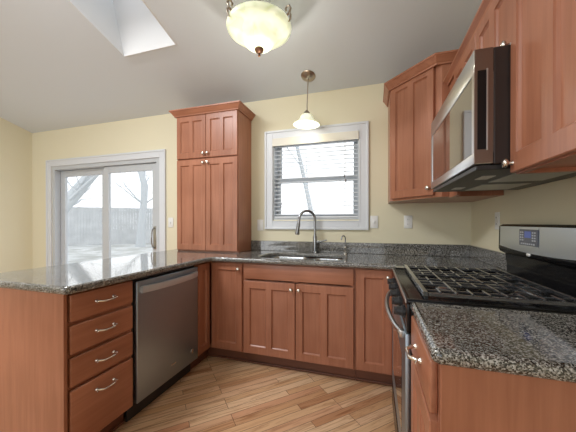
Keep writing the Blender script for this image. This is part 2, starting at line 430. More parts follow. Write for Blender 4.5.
# ------------------------------------------------------------------ cabinet pieces (local frame: x right, y into the cabinet, z up; front face at y = 0)
def panel_door(bm, x0, x1, z0, z1, npan=1, st=.055, rl=.058, mu=.05, th=.02, y=0.0):
    g = .009; dp = .012; e = .003
    def q(*p): poly(bm, p)
    ins = e
    # outer chamfer and sides
    O = [(x0, z0), (x1, z0), (x1, z1), (x0, z1)]; I = [(x0 + ins, z0 + ins), (x1 - ins, z0 + ins), (x1 - ins, z1 - ins), (x0 + ins, z1 - ins)]
    for i in range(4):
        j = (i + 1) % 4
        q((*I[i][:1], y, I[i][1]), (I[j][0], y, I[j][1]), (O[j][0], y + e, O[j][1]), (O[i][0], y + e, O[i][1]))
        q((O[i][0], y + e, O[i][1]), (O[j][0], y + e, O[j][1]), (O[j][0], y + th, O[j][1]), (O[i][0], y + th, O[i][1]))
    q((x0, y + th, z0), (x1, y + th, z0), (x1, y + th, z1), (x0, y + th, z1))
    a, b, c, d = x0 + ins, x1 - ins, z0 + ins, z1 - ins
    ix0, ix1, iz0, iz1 = x0 + st, x1 - st, z0 + rl, z1 - rl
    wds = (ix1 - ix0 - mu * (npan - 1)) / npan
    ops = [(ix0 + k * (wds + mu), ix0 + k * (wds + mu) + wds) for k in range(npan)]
    q((a, y, c), (ix0, y, c), (ix0, y, d), (a, y, d)); q((ix1, y, c), (b, y, c), (b, y, d), (ix1, y, d))
    q((ix0, y, c), (ix1, y, c), (ix1, y, iz0), (ix0, y, iz0)); q((ix0, y, iz1), (ix1, y, iz1), (ix1, y, d), (ix0, y, d))
    for k in range(npan - 1):
        q((ops[k][1], y, iz0), (ops[k + 1][0], y, iz0), (ops[k + 1][0], y, iz1), (ops[k][1], y, iz1))
    for (p, r) in ops:
        R0 = [(p, iz0), (r, iz0), (r, iz1), (p, iz1)]
        R1 = [(p + g * .3, iz0 + g * .3), (r - g * .3, iz0 + g * .3), (r - g * .3, iz1 - g * .3), (p + g * .3, iz1 - g * .3)]
        R2 = [(p + g, iz0 + g), (r - g, iz0 + g), (r - g, iz1 - g), (p + g, iz1 - g)]
        for i in range(4):
            j = (i + 1) % 4
            q((R0[i][0], y, R0[i][1]), (R0[j][0], y, R0[j][1]), (R1[j][0], y + dp * .45, R1[j][1]), (R1[i][0], y + dp * .45, R1[i][1]))
            q((R1[i][0], y + dp * .45, R1[i][1]), (R1[j][0], y + dp * .45, R1[j][1]), (R2[j][0], y + dp, R2[j][1]), (R2[i][0], y + dp, R2[i][1]))
        q((R2[0][0], y + dp, R2[0][1]), (R2[1][0], y + dp, R2[1][1]), (R2[2][0], y + dp, R2[2][1]), (R2[3][0], y + dp, R2[3][1]))
    bmesh.ops.remove_doubles(bm, verts=bm.verts, dist=1e-5)
def door(parent, x0, x1, z0, z1, npan=1, knob=None, **k):
    """own mesh with its origin at its lower left corner"""
    bm = nb(); panel_door(bm, 0, x1 - x0, 0, z1 - z0, npan, **k)
    d = obj('door', bm, 'wood', parent); d.location = (x0, -.02, z0)
    if knob:
        bm = nb(); kx, kz = knob
        lathe(bm, [(.0, 0), (.008, 0), (.0055, .004), (.0055, .012), (.013, .016), (.0155, .021), (.014, .026), (.008, .029), (0, .030)], (kx - x0, 0, kz - z0), '-y', 16)
        obj('knob', bm, 'nickel', d, 50)
    return d
def pull_mesh(bm, cx, cz_, L=.096):
    pts = []; rad = []
    for i in range(17):
        t = i / 16; x = cx + (t - .5) * L
        bow = sin(pi * t)
        pts.append((x, -.010 - .020 * min(1, bow * 1.8), cz_ - .004 * bow)); rad.append(.0035 + .0022 * abs(sin(pi * 2 * t)) + .0022 * (abs(t - .5) > .42))
    tube(bm, pts, rad, 8)
    for s in (-1, 1):
        lathe(bm, [(0, 0), (.009, 0), (.008, .004), (.0045, .007), (.0045, .014), (0, .015)], (cx + s * L / 2, 0, cz_), '-y', 12)
        tube(bm, [(cx + s * L / 2, -.010, cz_), (cx + s * (L / 2 + .010), -.016, cz_ - .006)], [.005, .003], 8)
def drawer(parent, x0, x1, z0, z1, pull=True, name='drawer', up=0):
    bm = nb(); box(bm, (0, 0, 0), (x1 - x0, .02, z1 - z0), .006, 3)
    d = obj(name, bm, 'woodx', parent, 35); d.location = (x0, -.02, z0)
    if pull:
        bm = nb(); pull_mesh(bm, (x1 - x0) / 2, (z1 - z0) / 2 + .004 + up); obj('pull', bm, 'nickel', d, 50)
    return d
ZT = 0.8755
def carcass(parent, x0, x1, dep=.585, z0=.11, z1=ZT, m='wood'):
    bm = nb(); t = .016
    box(bm, (x0, .018, z0), (x0 + t, dep, z1)); box(bm, (x1 - t, .018, z0), (x1, dep, z1))
    box(bm, (x0 + t, .018, z0), (x1 - t, dep, z0 + t)); box(bm, (x0 + t, dep - t, z0 + t), (x1 - t, dep, z1))
    return obj('body', bm, m, parent)
def face_frame(parent, x0, x1, z0=.11, z1=ZT, rails=(), mulls=(), wd=.036):
    bm = nb()
    box(bm, (x0, 0, z0), (x0 + wd, .018, z1)); box(bm, (x1 - wd, 0, z0), (x1, .018, z1))
    box(bm, (x0 + wd, 0, z0), (x1 - wd, .018, z0 + .03)); box(bm, (x0 + wd, 0, z1 - .03), (x1 - wd, .018, z1))
    for z in rails: box(bm, (x0 + wd, 0, z - .012), (x1 - wd, .018, z + .012))
    for x in mulls: box(bm, (x - .02, 0, z0 + .03), (x + .02, .018, z1 - .03))
    return obj('face_frame', bm, 'wood', parent)
def toe(parent, x0, x1, y=.065):
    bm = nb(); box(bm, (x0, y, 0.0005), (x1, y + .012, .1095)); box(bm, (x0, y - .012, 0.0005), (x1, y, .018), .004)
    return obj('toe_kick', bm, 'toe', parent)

# sink base cabinet --------------------------------------------------
FY = -0.59                                    # face frame plane of the back run, doors stand 20 mm proud
def base_label(s): return s
t = thing('base_cabinet', 'wide reddish maple sink cabinet with two doors under a false drawer front', 'cabinet', (-1.84, FY, 0))
W = .914
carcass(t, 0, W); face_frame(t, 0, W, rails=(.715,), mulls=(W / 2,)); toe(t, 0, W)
bm = nb(); box(bm, (0, 0, 0), (W - .016, .02, .125), .005, 3); f = obj('false_drawer_front', bm, 'woodx', t, 35); f.location = (.008, -.02, .738)
door(t, .008, W / 2 - .003, .122, .722, 2, (W / 2 - .032, .675))
door(t, W / 2 + .003, W - .008, .122, .722, 2, (W / 2 + .032, .675))
# right of the sink
t = thing('base_cabinet', 'single door maple base cabinet between the sink cabinet and the range', 'cabinet', (-.924, FY, 0))
W = .278
carcass(t, 0, W); face_frame(t, 0, W); toe(t, 0, W)
door(t, .010, W - .022, .122, .863, 1, (W - .048, .815))
bm = nb(); box(bm, (W + .0005, -.208, .11), (W + .012, .018, ZT)); obj('filler_panel', bm, 'wood', t)
# inside corner cabinet, two doors meeting in the corner
t = thing('corner_base_cabinet', 'corner maple base cabinet with two doors between dishwasher and sink cabinet', 'cabinet', (-2.149, -.61, 0))
bm = nb(); x0, x1 = -.60, .308
box(bm, (x0, .592, .11), (x1, .607, ZT)); box(bm, (x1 - .016, .038, .11), (x1, .592, ZT)); box(bm, (x0, -.178, .11), (x0 + .016, .592, ZT))
box(bm, (x0 + .016, -.178, .11), (-.04, -.162, ZT)); box(bm, (x0 + .016, -.162, .11), (-.04, .592, .126)); box(bm, (-.04, .04, .11), (x1 - .016, .592, .126))
obj('body', bm, 'wood', t)
bm = nb(); box(bm, (-.02, .02, .11), (x1, .038, .14)); box(bm, (-.02, .02, .845), (x1, .038, ZT)); box(bm, (x1 - .022, .0201, .14), (x1, .038, .845))
box(bm, (-.038, -.178, .11), (-.02, .02, .14)); box(bm, (-.038, -.178, .845), (-.02, .02, ZT)); box(bm, (-.038, -.178, .14), (-.0201, -.160, .845)); obj('face_frame', bm, 'wood', t)
d = door(t, .006, .300, .122, .863, 1, (.272, .815)); d.location = (.006, 0, .122)
d2 = door(t, .006, .170, .122, .863, 1, None, st=.045); d2.location = (0, -.174, .122); d2.rotation_euler = (0, 0, pi / 2)
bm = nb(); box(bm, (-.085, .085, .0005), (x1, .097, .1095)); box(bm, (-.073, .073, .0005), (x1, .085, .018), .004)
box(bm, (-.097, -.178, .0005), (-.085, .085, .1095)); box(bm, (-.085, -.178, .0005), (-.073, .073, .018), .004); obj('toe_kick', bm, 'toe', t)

# peninsula drawer cabinet (faces +x) --------------------------------
t = thing('drawer_cabinet', 'peninsula end cabinet with four stacked drawers and a plain maple end panel', 'cabinet', (-2.169, -1.763, 0), 90)
W = .360
carcass(t, 0, W, .60); face_frame(t, 0, W, rails=(.725, .572, .418), wd=.02); toe(t, 0, W)
for z0, z1 in ((.735, .866), (.582, .717), (.427, .563), (.122, .409)): drawer(t, .006, W - .006, z0, z1, up=.08 if z1 < .5 else 0)
bm = nb(); box(bm, (-.023, -.018, .0005), (-.008, .62, ZT), .0015); obj('end_panel', bm, 'wood', t)
bm = nb(); box(bm, (-.0078, -.001, .0005), (-.0005, .60, ZT)); obj('gap_shade_strip', bm, 'gap', t)  # dark strip painted in as the shade between end panel and drawers
bm = nb(); box(bm, (-.0005, .602, .0005), (1.77, .62, ZT), .002); obj('back_panel', bm, 'wood', t)
# dishwasher ----------------------------------------------------------
t = thing('dishwasher', 'stainless steel dishwasher with a bowed bar handle in the peninsula', 'dishwasher', (-2.165, -1.398, 0), 90)
W = .606
bm = nb(); box(bm, (.004, .012, .115), (W - .004, .58, .868)); obj('tub', bm, 'blackp', t)
bm = nb(); box(bm, (.012, -.022, .118), (W - .004, .010, .852), .006, 3); d = obj('door', bm, 'stainless', t, 35)
bm = nb()
N_ = 18; ring = []
for i in range(N_ + 1):
    u = i / N_; x = .035 + u * (W - .065); yy = -.034 - .034 * (1 - (2 * u - 1) ** 2); 
    ring.append([bm.verts.new((x, yy + a, .800 + b)) for a, b in ((-.006, -.020), (-.008, .0), (-.006, .020), (.006, .022), (.008, 0), (.006, -.022))])
for a, b in zip(ring, ring[1:]):
    for k in range(6): bm.faces.new((a[k], a[(k + 1) % 6], b[(k + 1) % 6], b[k]))
bm.faces.new(ring[0]); bm.faces.new(ring[-1][::-1])
for x in (.040, W - .035): box(bm, (x - .008, -.034, .784), (x + .008, -.021, .816), .003)
obj('handle', bm, 'handle_steel', d, 40)
bm = nb(); lathe(bm, [(0, 0), (.016, 0), (.016, .002), (.012, .003), (0, .003)], (W - .075, -.022, .205), '-y', 20); obj('vent_cap', bm, 'nickel', d, 40)
bm = nb(); box(bm, (W / 2 - .005, -.0235, .205), (W / 2 + .04, -.0225, .213)); obj('badge', bm, 'nickel', d)
bm = nb(); box(bm, (.004, .05, .0005), (W - .004, .062, .112)); obj('toe_panel', bm, 'blackp', t)

# near right base cabinet (faces -x) ----------------------------------
t = thing('base_cabinet', 'maple base cabinet with one drawer over a door, at the near right', 'cabinet', (-.640, -1.572, 0), -90)
W = .366
carcass(t, 0, W, .60); face_frame(t, 0, W, rails=(.715,), wd=.03); toe(t, 0, W)
d = drawer(t, .010, W - .006, .735, .866, pull=True)
door(t, .010, W - .006, .122, .718, 2, None)
bm = nb(); box(bm, (W + .006, .0, .0005), (W + .022, .636, .8735), .001)
obj('end_panel', bm, 'wood', t)
bm = nb(); box(bm, (W + .0005, .006, .0005), (W + .0055, .60, .8735)); obj('shadow_gap_strip', bm, 'gap', t)

# ------------------------------------------------------------------ countertops
def slab(name, outer, holes, z, th, bev, m, label, cat):
    cu = bpy.data.curves.new(name, 'CURVE'); cu.dimensions = '2D'; cu.fill_mode = 'BOTH'
    for pts in [outer] + holes:
        s = cu.splines.new('POLY'); s.points.add(len(pts) - 1)
        for p, (x, y) in zip(s.points, pts): p.co = (x, y, 0, 1)
        s.use_cyclic_u = True
    cu.extrude = th / 2 - bev; cu.bevel_depth = bev; cu.bevel_resolution = 3; cu.offset = -bev
    tmp = bpy.data.objects.new('tmp', cu); COL.objects.link(tmp)
    dg = bpy.context.evaluated_depsgraph_get(); me = bpy.data.meshes.new_from_object(tmp.evaluated_get(dg))
    bpy.data.objects.remove(tmp)
    for v in me.vertices: v.co.z += z - th / 2
    me.materials.clear(); me.materials.append(M[m])
    me.polygons.foreach_set('use_smooth', [True] * len(me.polygons)); me.set_sharp_from_angle(angle=radians(35))
    o = bpy.data.objects.new(name, me); COL.objects.link(o)
    return tag(o, label, cat)
def fillet(p, a, b, r, n=6):
    p = Vector(p); a = (Vector(a) - p).normalized(); b = (Vector(b) - p).normalized(); h = (a + b).normalized()
    ang = a.angle(b) / 2; dist = r / sin(ang); c = p + h * dist; s = p + a * (r / math.tan(ang)); e = p + b * (r / math.tan(ang))
    v0 = s - c; v1 = e - c; tot = v0.angle(v1); out = []
    for i in range(n + 1):
        t = i / n; out.append(tuple(c + (v0 * sin((1 - t) * tot) + v1 * sin(t * tot)) / sin(tot)))
    return out
def rounded(pts):
    out = []; n = len(pts)
    for i, (x, y, r) in enumerate(pts):
        if r <= 0: out.append((x, y))
        else: out += fillet((x, y), pts[i - 1][:2], pts[(i + 1) % n][:2], r)
    return out
outer = rounded([(-.003, -.003, 0), (-2.875, -.003, 0), (-2.875, -1.80, .03), (-2.115, -1.80, .03), (-2.115, -.648, .06), (-.662, -.648, .02), (-.662, -.7985, 0), (-.003, -.7985, 0)])
LB = (-1.745, -1.355, -.560, -.135); RB = (-1.335, -1.035, -.540, -.155)
hole = rounded([(-1.750, -.500, .06), (-1.750, -.565, .0), ])if False else rounded([(-1.745, -.565, .10), (-1.035, -.545, .10), (-1.035, -.165, .10), (-1.36, -.145, .05), (-1.745, -.125, .17)])
ct = slab('countertop', outer, [hole], .914, .038, .013, 'granite', 'long speckled granite countertop running from the peninsula past the sink', 'countertop')
bm = nb(); box(bm, (-2.040, -.022, .9145), (-.003, -.002, 1.016), .003); box(bm, (-.022, -.7985, .9145), (-.003, -.0225, 1.016), .003)
obj('backsplash', bm, 'granite', ct)
outer2 = rounded([(-.003, -1.568, 0), (-.662, -1.568, .01), (-.662, -1.978, .02), (-.003, -1.978, 0)])
slab('countertop', outer2, [], .914, .038, .016, 'granite', 'short speckled granite countertop at the near right of the range', 'countertop')

# ------------------------------------------------------------------ sink
t = thing('sink', 'undermount stainless steel double bowl sink below the window', 'sink', (-1.39, -.345, .874))
def bowl(name, x0, x1, y0, y1, dep, rd):
    bm = nb(); rings = []
    for k, (ins, z) in enumerate([(-.012, 0), (0, 0), (0.002, -.01), (.008, -dep + .03), (.03, -dep), (.10, -dep - .004)]):
        p = rounded([(x0 + ins, y0 + ins, max(.02, rd - ins)), (x1 - ins, y0 + ins, max(.02, rd - ins)), (x1 - ins, y1 - ins, max(.02, rd - ins)), (x0 + ins, y1 - ins, max(.02, rd - ins))])
        rings.append([bm.verts.new((a + 1.39, b + .345, z)) for a, b in p])
    for a, b in zip(rings, rings[1:]):
        n = len(a)
        for i in range(n): bm.faces.new((a[i], a[(i + 1) % n], b[(i + 1) % n], b[i]))
    bm.faces.new(rings[-1])
    o = obj(name, bm, 'sinksteel', t, 40)
    cx, cy = (x0 + x1) / 2 + 1.39, (y0 + y1) / 2 + .345
    bm = nb(); lathe(bm, [(.045, .001), (.042, .004), (.03, .002), (0, .001)], (cx, cy, -dep - .003), 'z', 20); obj('drain', bm, 'nickel', o, 50)
bowl('bowl', -1.735, -1.365, -.555, -.145, .19, .08); bowl('bowl', -1.338, -1.045, -.535, -.175, .16, .08)

# faucet
t = thing('kitchen_faucet', 'tall gooseneck pull-down kitchen faucet behind the sink', 'faucet', (-1.335, -.082, .9145))
bm = nb(); lathe(bm, [(0, 0), (.027, 0), (.027, .006), (.021, .012), (.0195, .10), (.020, .155), (.016, .165), (0, .166)], (0, 0, 0), 'z', 24); b_ = obj('base', bm, 'faucet', t, 40)
dirv = Vector((-.74, -.67, 0)).normalized(); pts = [Vector((0, 0, .16)), Vector((0, 0, .22)), Vector((0, 0, .29))]
R_ = .086
for i in range(1, 13):
    a = pi * i / 12; pts.append(Vector((0, 0, .318)) + dirv * R_ * (1 - cos(a)) + Vector((0, 0, R_ * sin(a))))
e = pts[-1]; pts.append(e + Vector((0, 0, -.03)) + dirv * .004)
bm = nb(); tube(bm, pts, .0125, 14); obj('spout', bm, 'faucet', t, 60)
q = pts[-1]
bm = nb(); tube(bm, [q, q + Vector((0, 0, -.02)) + dirv * .004, q + Vector((0, 0, -.06)) + dirv * .010, q + Vector((0, 0, -.105)) + dirv * .016], [.0145, .017, .0165, .022], 16); hd = obj('spray_head', bm, 'faucet', t, 60)
bm = nb(); tube(bm, [q + Vector((0, 0, -.1055)) + dirv * .016, q + Vector((0, 0, -.110)) + dirv * .0165], .017, 14); obj('nozzle', bm, 'blackp', hd, 60)
bm = nb(); tube(bm, [(.018, 0, .105), (.032, 0, .106), (.045, 0, .108), (.06, 0, .112), (.115, 0, .125)], [.015, .014, .011, .0075, .006], 12); obj('lever', bm, 'faucet', t, 60)
t = thing('filter_faucet', 'small thin gooseneck water tap right of the tall faucet', 'faucet', (-1.045, -.10, .9145))
bm = nb(); lathe(bm, [(0, 0), (.018, 0), (.018, .005), (.010, .012), (.009, .055), (.012, .06), (.009, .07), (0, .071)], (0, 0, 0), 'z', 16); obj('base', bm, 'nickel', t, 40)
dv = Vector((-.6, -.8, 0)); pts = [Vector((0, 0, .07)), Vector((0, 0, .12))] + [Vector((0, 0, .14)) + dv * .026 * (1 - cos(pi * i / 8)) + Vector((0, 0, .03 * sin(pi * i / 8))) for i in range(0, 9)]
pts.append(pts[-1] + Vector((0, 0, -.008)))
bm = nb(); tube(bm, pts, .0055, 8); obj('spout', bm, 'faucet', t, 60)
bm = nb(); tube(bm, [(.006, 0, .06), (.03, 0, .064)], .004, 8); obj('lever', bm, 'blackp', t, 60)

# ------------------------------------------------------------------ tall pantry cabinet on the counter
t = thing('wall_cabinet', 'tall four door maple cabinet standing on the counter beside the patio door', 'cabinet', (-2.753, -.292, .9145))
W = .708; HT = 2.300 - .9145
bm = nb(); box(bm, (.001, .0185, .0), (W, .288, HT)); obj('body', bm, 'wood', t)
face_frame(t, 0, W, 0.0, HT, rails=(.936,), wd=.036)
for z0, z1, kz in ((.012, .932, .892), (.945, HT - .004, .985)):
    door(t, .006, W / 2 - .002, z0, z1, 2, (W / 2 - .026, kz), st=.048, mu=.042)
    door(t, W / 2 + .002, W - .004, z0, z1, 2, (W / 2 + .026, kz), st=.048, mu=.042)
CP = [(0, 0), (.012, 0), (.014, .010), (.022, .018), (.038, .040), (.044, .048), (.050, .050), (.050, .062), (0, .062)]
bm = nb(); prism(bm, CP, [(.0, .287), (0, -.02), (W, -.02), (W, .287)][::1]); 
cr = obj('crown_molding', bm, 'woodx', t); cr.location = (0, 0, HT - .008)

# ------------------------------------------------------------------ diagonal corner wall cabinet
ZU0, ZU1 = 1.380, 2.286
P1, P2 = Vector((-.668, -.320)), Vector((-.385, -.612))
dd = (P2 - P1); ang = math.degrees(math.atan2(dd.y, dd.x)); LF = dd.length
t = thing('wall_cabinet', 'tall single door maple cabinet set diagonally in the corner beside the window', 'cabinet', (0, 0, ZU0))
c, s = cos(radians(ang)), sin(radians(ang))
nrm = Vector((s, -c))   # outward
iv = -nrm * .021
bm = nb(); pl = [(P1.x, -.003), tuple(P1 + iv), tuple(P2 + iv), (P2.x + .0, P2.y - .0), (-.003, P2.y), (-.003, -.003)]
pl = [(P1.x, -.003), (P1.x, P1.y + .02), tuple(P1 + iv + Vector((.006, .0))), tuple(P2 + iv), (P2.x + .03, P2.y), (-.003, P2.y), (-.003, -.003)]
f0 = [bm.verts.new((*p, 0)) for p in pl]; f1 = [bm.verts.new((*p, ZU1 - ZU0)) for p in pl]
bm.faces.new(f0); bm.faces.new(f1)
for i in range(len(pl)):
    j = (i + 1) % len(pl); bm.faces.new((f0[i], f0[j], f1[j], f1[i]))
obj('body', bm, 'wood', t)
d = door(t, 0, LF - .032, .004, ZU1 - ZU0 - .004, 2, (LF - .062, .055), st=.05, mu=.05)
d.rotation_euler = (0, 0, radians(ang)); o_ = P1 + Vector((c, s)) * .004; d.location = (o_.x, o_.y, .016)
bm = nb(); Z = ZU1 - ZU0
q1 = P1 + nrm * .002; q2 = P2 + nrm * .002
prism(bm, [(a * .9, b) for a, b in CP], [(P1.x, -.004), (q1.x, q1.y), (q2.x, q2.y), (-.003, P2.y)]); cr = obj('crown_molding', bm, 'woodx', t); cr.location = (0, 0, Z - .018)
# ------------------------------------------------------------------ wall cabinets on the right (face -x)
ZR1 = 2.134
t = thing('wall_cabinet', 'short maple wall cabinet with two doors above the microwave', 'cabinet', (-.315, -.805, 1.812), -90)
W = .752
bm = nb(); box(bm, (0, .0185, 0), (W, .311, ZR1 - 1.812)); box(bm, (-.185, .003, -.44), (-.0005, .02, ZR1 - 1.812)); obj('body', bm, 'wood', t)
face_frame(t, 0, W, 0, ZR1 - 1.812)
door(t, .006, W / 2 - .002, .006, ZR1 - 1.812 - .03, 2, None, st=.045, rl=.05); door(t, W / 2 + .002, W - .006, .006, ZR1 - 1.812 - .03, 2, (W - .028, .018), st=.045, rl=.05)
CP2 = [(0, 0), (.010, 0), (.014, .012), (.026, .022), (.034, .028), (.034, .040), (0, .040)]
bm = nb(); prism(bm, CP2, [(-.186, -.0), (W, -.0)]); cr = obj('crown_molding', bm, 'woodx', t); cr.location = (0, 0, ZR1 - 1.812 - .018)
t = thing('wall_cabinet', 'large maple wall cabinet nearest the camera, right of the microwave', 'cabinet', (-.330, -1.562, ZU0 - .010), -90)
W = .84
bm = nb(); box(bm, (0, .0185, .012), (W, .325, ZR1 - ZU0 + .010)); box(bm, (0, .0185, 0), (.018, .325, .012)); obj('body', bm, 'wood', t)
face_frame(t, 0, W, 0, ZR1 - ZU0 + .010, mulls=(W / 2,), wd=.03)
door(t, .004, W / 2 - .002, .004, ZR1 - ZU0 - .020, 2, (.022, .035), st=.040, rl=.062, mu=.05); door(t, W / 2 + .002, W - .004, .004, ZR1 - ZU0 - .020, 2, (W - .022, .035), st=.040, rl=.062, mu=.05)
bm = nb(); prism(bm, CP2, [(0, 0), (W, 0)]); cr = obj('crown_molding', bm, 'woodx', t); cr.location = (0, 0, ZR1 - ZU0 - .008)
t = thing('under_cabinet_strip', 'black power strip under the near right wall cabinet, along the wall', 'power strip', (-.06, -1.566, ZU0 - .03))
bm = nb(); box(bm, (-.022, -.70, 0), (.03, 0, .028), .003); obj('housing', bm, 'blackp', t)
for k in range(6):
    bm = nb(); box(bm, (-.0235, -.08 - k * .11, .006), (-.0222, -.05 - k * .11, .022), .0); obj('socket', bm, 'iron', t)

# ------------------------------------------------------------------ microwave (faces -x)
t = thing('microwave', 'stainless over-the-range microwave with a glass window door', 'microwave', (-.395, -.803, 1.392), -90)
W = .757; HM = .424
bm = nb(); box(bm, (.002, .0, .018), (W - .002, .392, HM), .004); obj('body', bm, 'mwbody', t)
bm = nb()
fw_ = .062
D0 = -.060
box(bm, (0, D0, .020), (W, -.001, .060), .004); box(bm, (0, D0, HM - .085), (W, -.001, HM), .004)
box(bm, (0, D0, .060), (.03, -.001, HM - .085), .0); box(bm, (W - .020, D0, .060), (W, -.001, HM - .085), 0)
dm = obj('door', bm, 'stainless2', t, 35)
bm = nb(); box(bm, (.031, D0 + .003, .061), (W - .021, -.004, HM - .086)); obj('door_glass', bm, 'bglass', dm)
bm = nb(); box(bm, (W, D0 + .001, .022), (W + .0025, -.002, HM - .002), .001); obj('side_trim', bm, 'mwside', dm)
bm = nb(); box(bm, (W + .0026, D0 + .010, .070), (W + .006, -.024, .345), .0); obj('handle_recess', bm, 'black', dm)
bm = nb(); box(bm, (W + .0026, -.0235, .066), (W + .008, -.019, .349), .001); obj('recess_edge', bm, 'stainless2', dm)
bm = nb(); box(bm, (.01, -.05, .0), (W - .01, .385, .0175), .003); un = obj('underside_vent', bm, 'blackp', t)
for k, x in enumerate((.09, .42)):
    bm = nb()
    box(bm, (x, .10, -.004), (x + .25, .30, -.0005)); obj('grease_filter', bm, 'steel', un)
for x in (.15, .52):
    bm = nb(); box(bm, (x, .015, -.004), (x + .09, .06, -.0005), .001); obj('light_lens', bm, 'light_lens', un)

# ------------------------------------------------------------------ range (faces -x)
t = thing('gas_range', 'black and stainless freestanding gas range with a tall backguard', 'stove', (-.66, -.803, 0), -90)
W = .760
bm = nb(); box(bm, (.002, .004, .06), (W - .002, .62, .900)); obj('body', bm, 'blackp', t)
bm = nb(); box(bm, (0, -.012, .9005), (W, .60, .914), .004); box(bm, (0, -.012, .9142), (.012, .60, .919), .002); box(bm, (W - .012, -.012, .9142), (W, .60, .919), .002)
box(bm, (.012, -.012, .9142), (W - .012, .0, .919), .002); ck = obj('cooktop', bm, 'black', t, 35)
bm = nb(); box(bm, (.0, -.018, .902), (W, -.0125, .917), .002); obj('front_trim', bm, 'stainless2', ck)
bm = nb(); box(bm, (0.0, -.012, .79), (W, .003, .8995), .003)
cp = obj('control_panel', bm, 'black', t, 35)
for k in range(5):
    bm = nb(); x = .09 + k * .145
    lathe(bm, [(0, 0), (.024, 0), (.024, .008), (.019, .012), (.017, .030), (.012, .034), (0, .035)], (x, -.0125, .845), '-y', 20)
    box(bm, (x - .004, -.052, .829), (x + .004, -.0125, .861), .002); obj('knob', bm, 'blackp', cp, 40)
bm = nb(); box(bm, (.003, -.018, .205), (W - .003, .003, .785), .006, 2); dm = obj('oven_door', bm, 'stainless', t, 35)
bm = nb(); box(bm, (.12, -.0195, .33), (W - .12, -.0183, .66)); obj('oven_window', bm, 'bglass', dm)
bm = nb(); pts = []; rad = []
for i in range(21):
    u = i / 20; pts.append((.05 + u * (W - .10), -.030 - .036 * sin(pi * u) ** .7, .775 + .0 * u)); rad.append(.011)
tube(bm, pts, rad, 12)
for x in (.05, W - .05): box(bm, (x - .012, -.036, .755), (x + .012, -.017, .785), .004)
obj('handle', bm, 'stainless2', dm, 50)
bm = nb(); box(bm, (.003, -.020, .062), (W - .003, .003, .198), .008, 3); obj('drawer', bm, 'black', t, 35)
bm = nb(); box(bm, (.03, .05, .0005), (W - .03, .58, .0598)); obj('base', bm, 'blackp', t)
# backguard
bm = nb()
prof = [(.600, .8998), (.635, .8998), (.655, .8998), (.655, 1.197), (.580, 1.197), (.562, 1.185), (.560, 1.060), (.566, 1.045), (.592, 1.030), (.600, .97)]
f0 = [bm.verts.new((0, y, z)) for y, z in prof]; f1 = [bm.verts.new((W, y, z)) for y, z in prof]
bm.faces.new(f0); bm.faces.new(f1[::-1])
for i in range(len(prof)):
    j = (i + 1) % len(prof); bm.faces.new((f0[i], f0[j], f1[j], f1[i]))
gd = obj('backguard', bm, 'black', t)
bm = nb(); N_ = 20; top = []; bot = []; tb = []; bb = []
for i in range(N_ + 1):
    u = i / N_; x = .032 + u * (W - .064); zb = 1.078 - .010 * (1 - (2 * u - 1) ** 2) * 1.5
    top.append(bm.verts.new((x, .5560, 1.186))); bot.append(bm.verts.new((x, .5545, zb)))
    tb.append(bm.verts.new((x, .5595, 1.186))); bb.append(bm.verts.new((x, .5595, zb)))
for i in range(N_):
    bm.faces.new((bot[i], bot[i + 1], top[i + 1], top[i])); bm.faces.new((top[i], top[i + 1], tb[i + 1], tb[i])); bm.faces.new((bot[i + 1], bot[i], bb[i], bb[i + 1]))
bm.faces.new((top[0], tb[0], bb[0], bot[0])); bm.faces.new((top[-1], bot[-1], bb[-1], tb[-1]))
sp = obj('console_panel', bm, 'guard', gd)
def onpan(name, x0, x1, z0, z1, d0, d1, m):
    bm = nb(); box(bm, (x0, d0, z0), (x1, d1, z1), 0); return obj(name, bm, m, gd)
onpan('display', .255, .410, 1.098, 1.174, .5515, .5543, 'display')
onpan('screen', .305, .360, 1.135, 1.165, .5505, .5513, 'lcd')
bm = nb()
for i in range(2):
    for j in range(4): box(bm, (.264 + i * .018, .5505, 1.120 + j * .012), (.276 + i * .018, .5513, 1.127 + j * .012)); box(bm, (.368 + i * .018, .5505, 1.120 + j * .012), (.380 + i * .018, .5513, 1.127 + j * .012))
for i in range(7): box(bm, (.270 + i * .018, .5505, 1.103), (.282 + i * .018, .5513, 1.110))
obj('button_pad', bm, 'button', gd)
bm = nb(); lathe(bm, [(0, 0), (.018, 0), (.015, .003), (0, .004)], (0, 0, 0), '-y', 20); bd = obj('badge', bm, 'plate', gd, 60); bd.location = (.32, .5598, 1.056); bd.scale = (1, 1, .5)
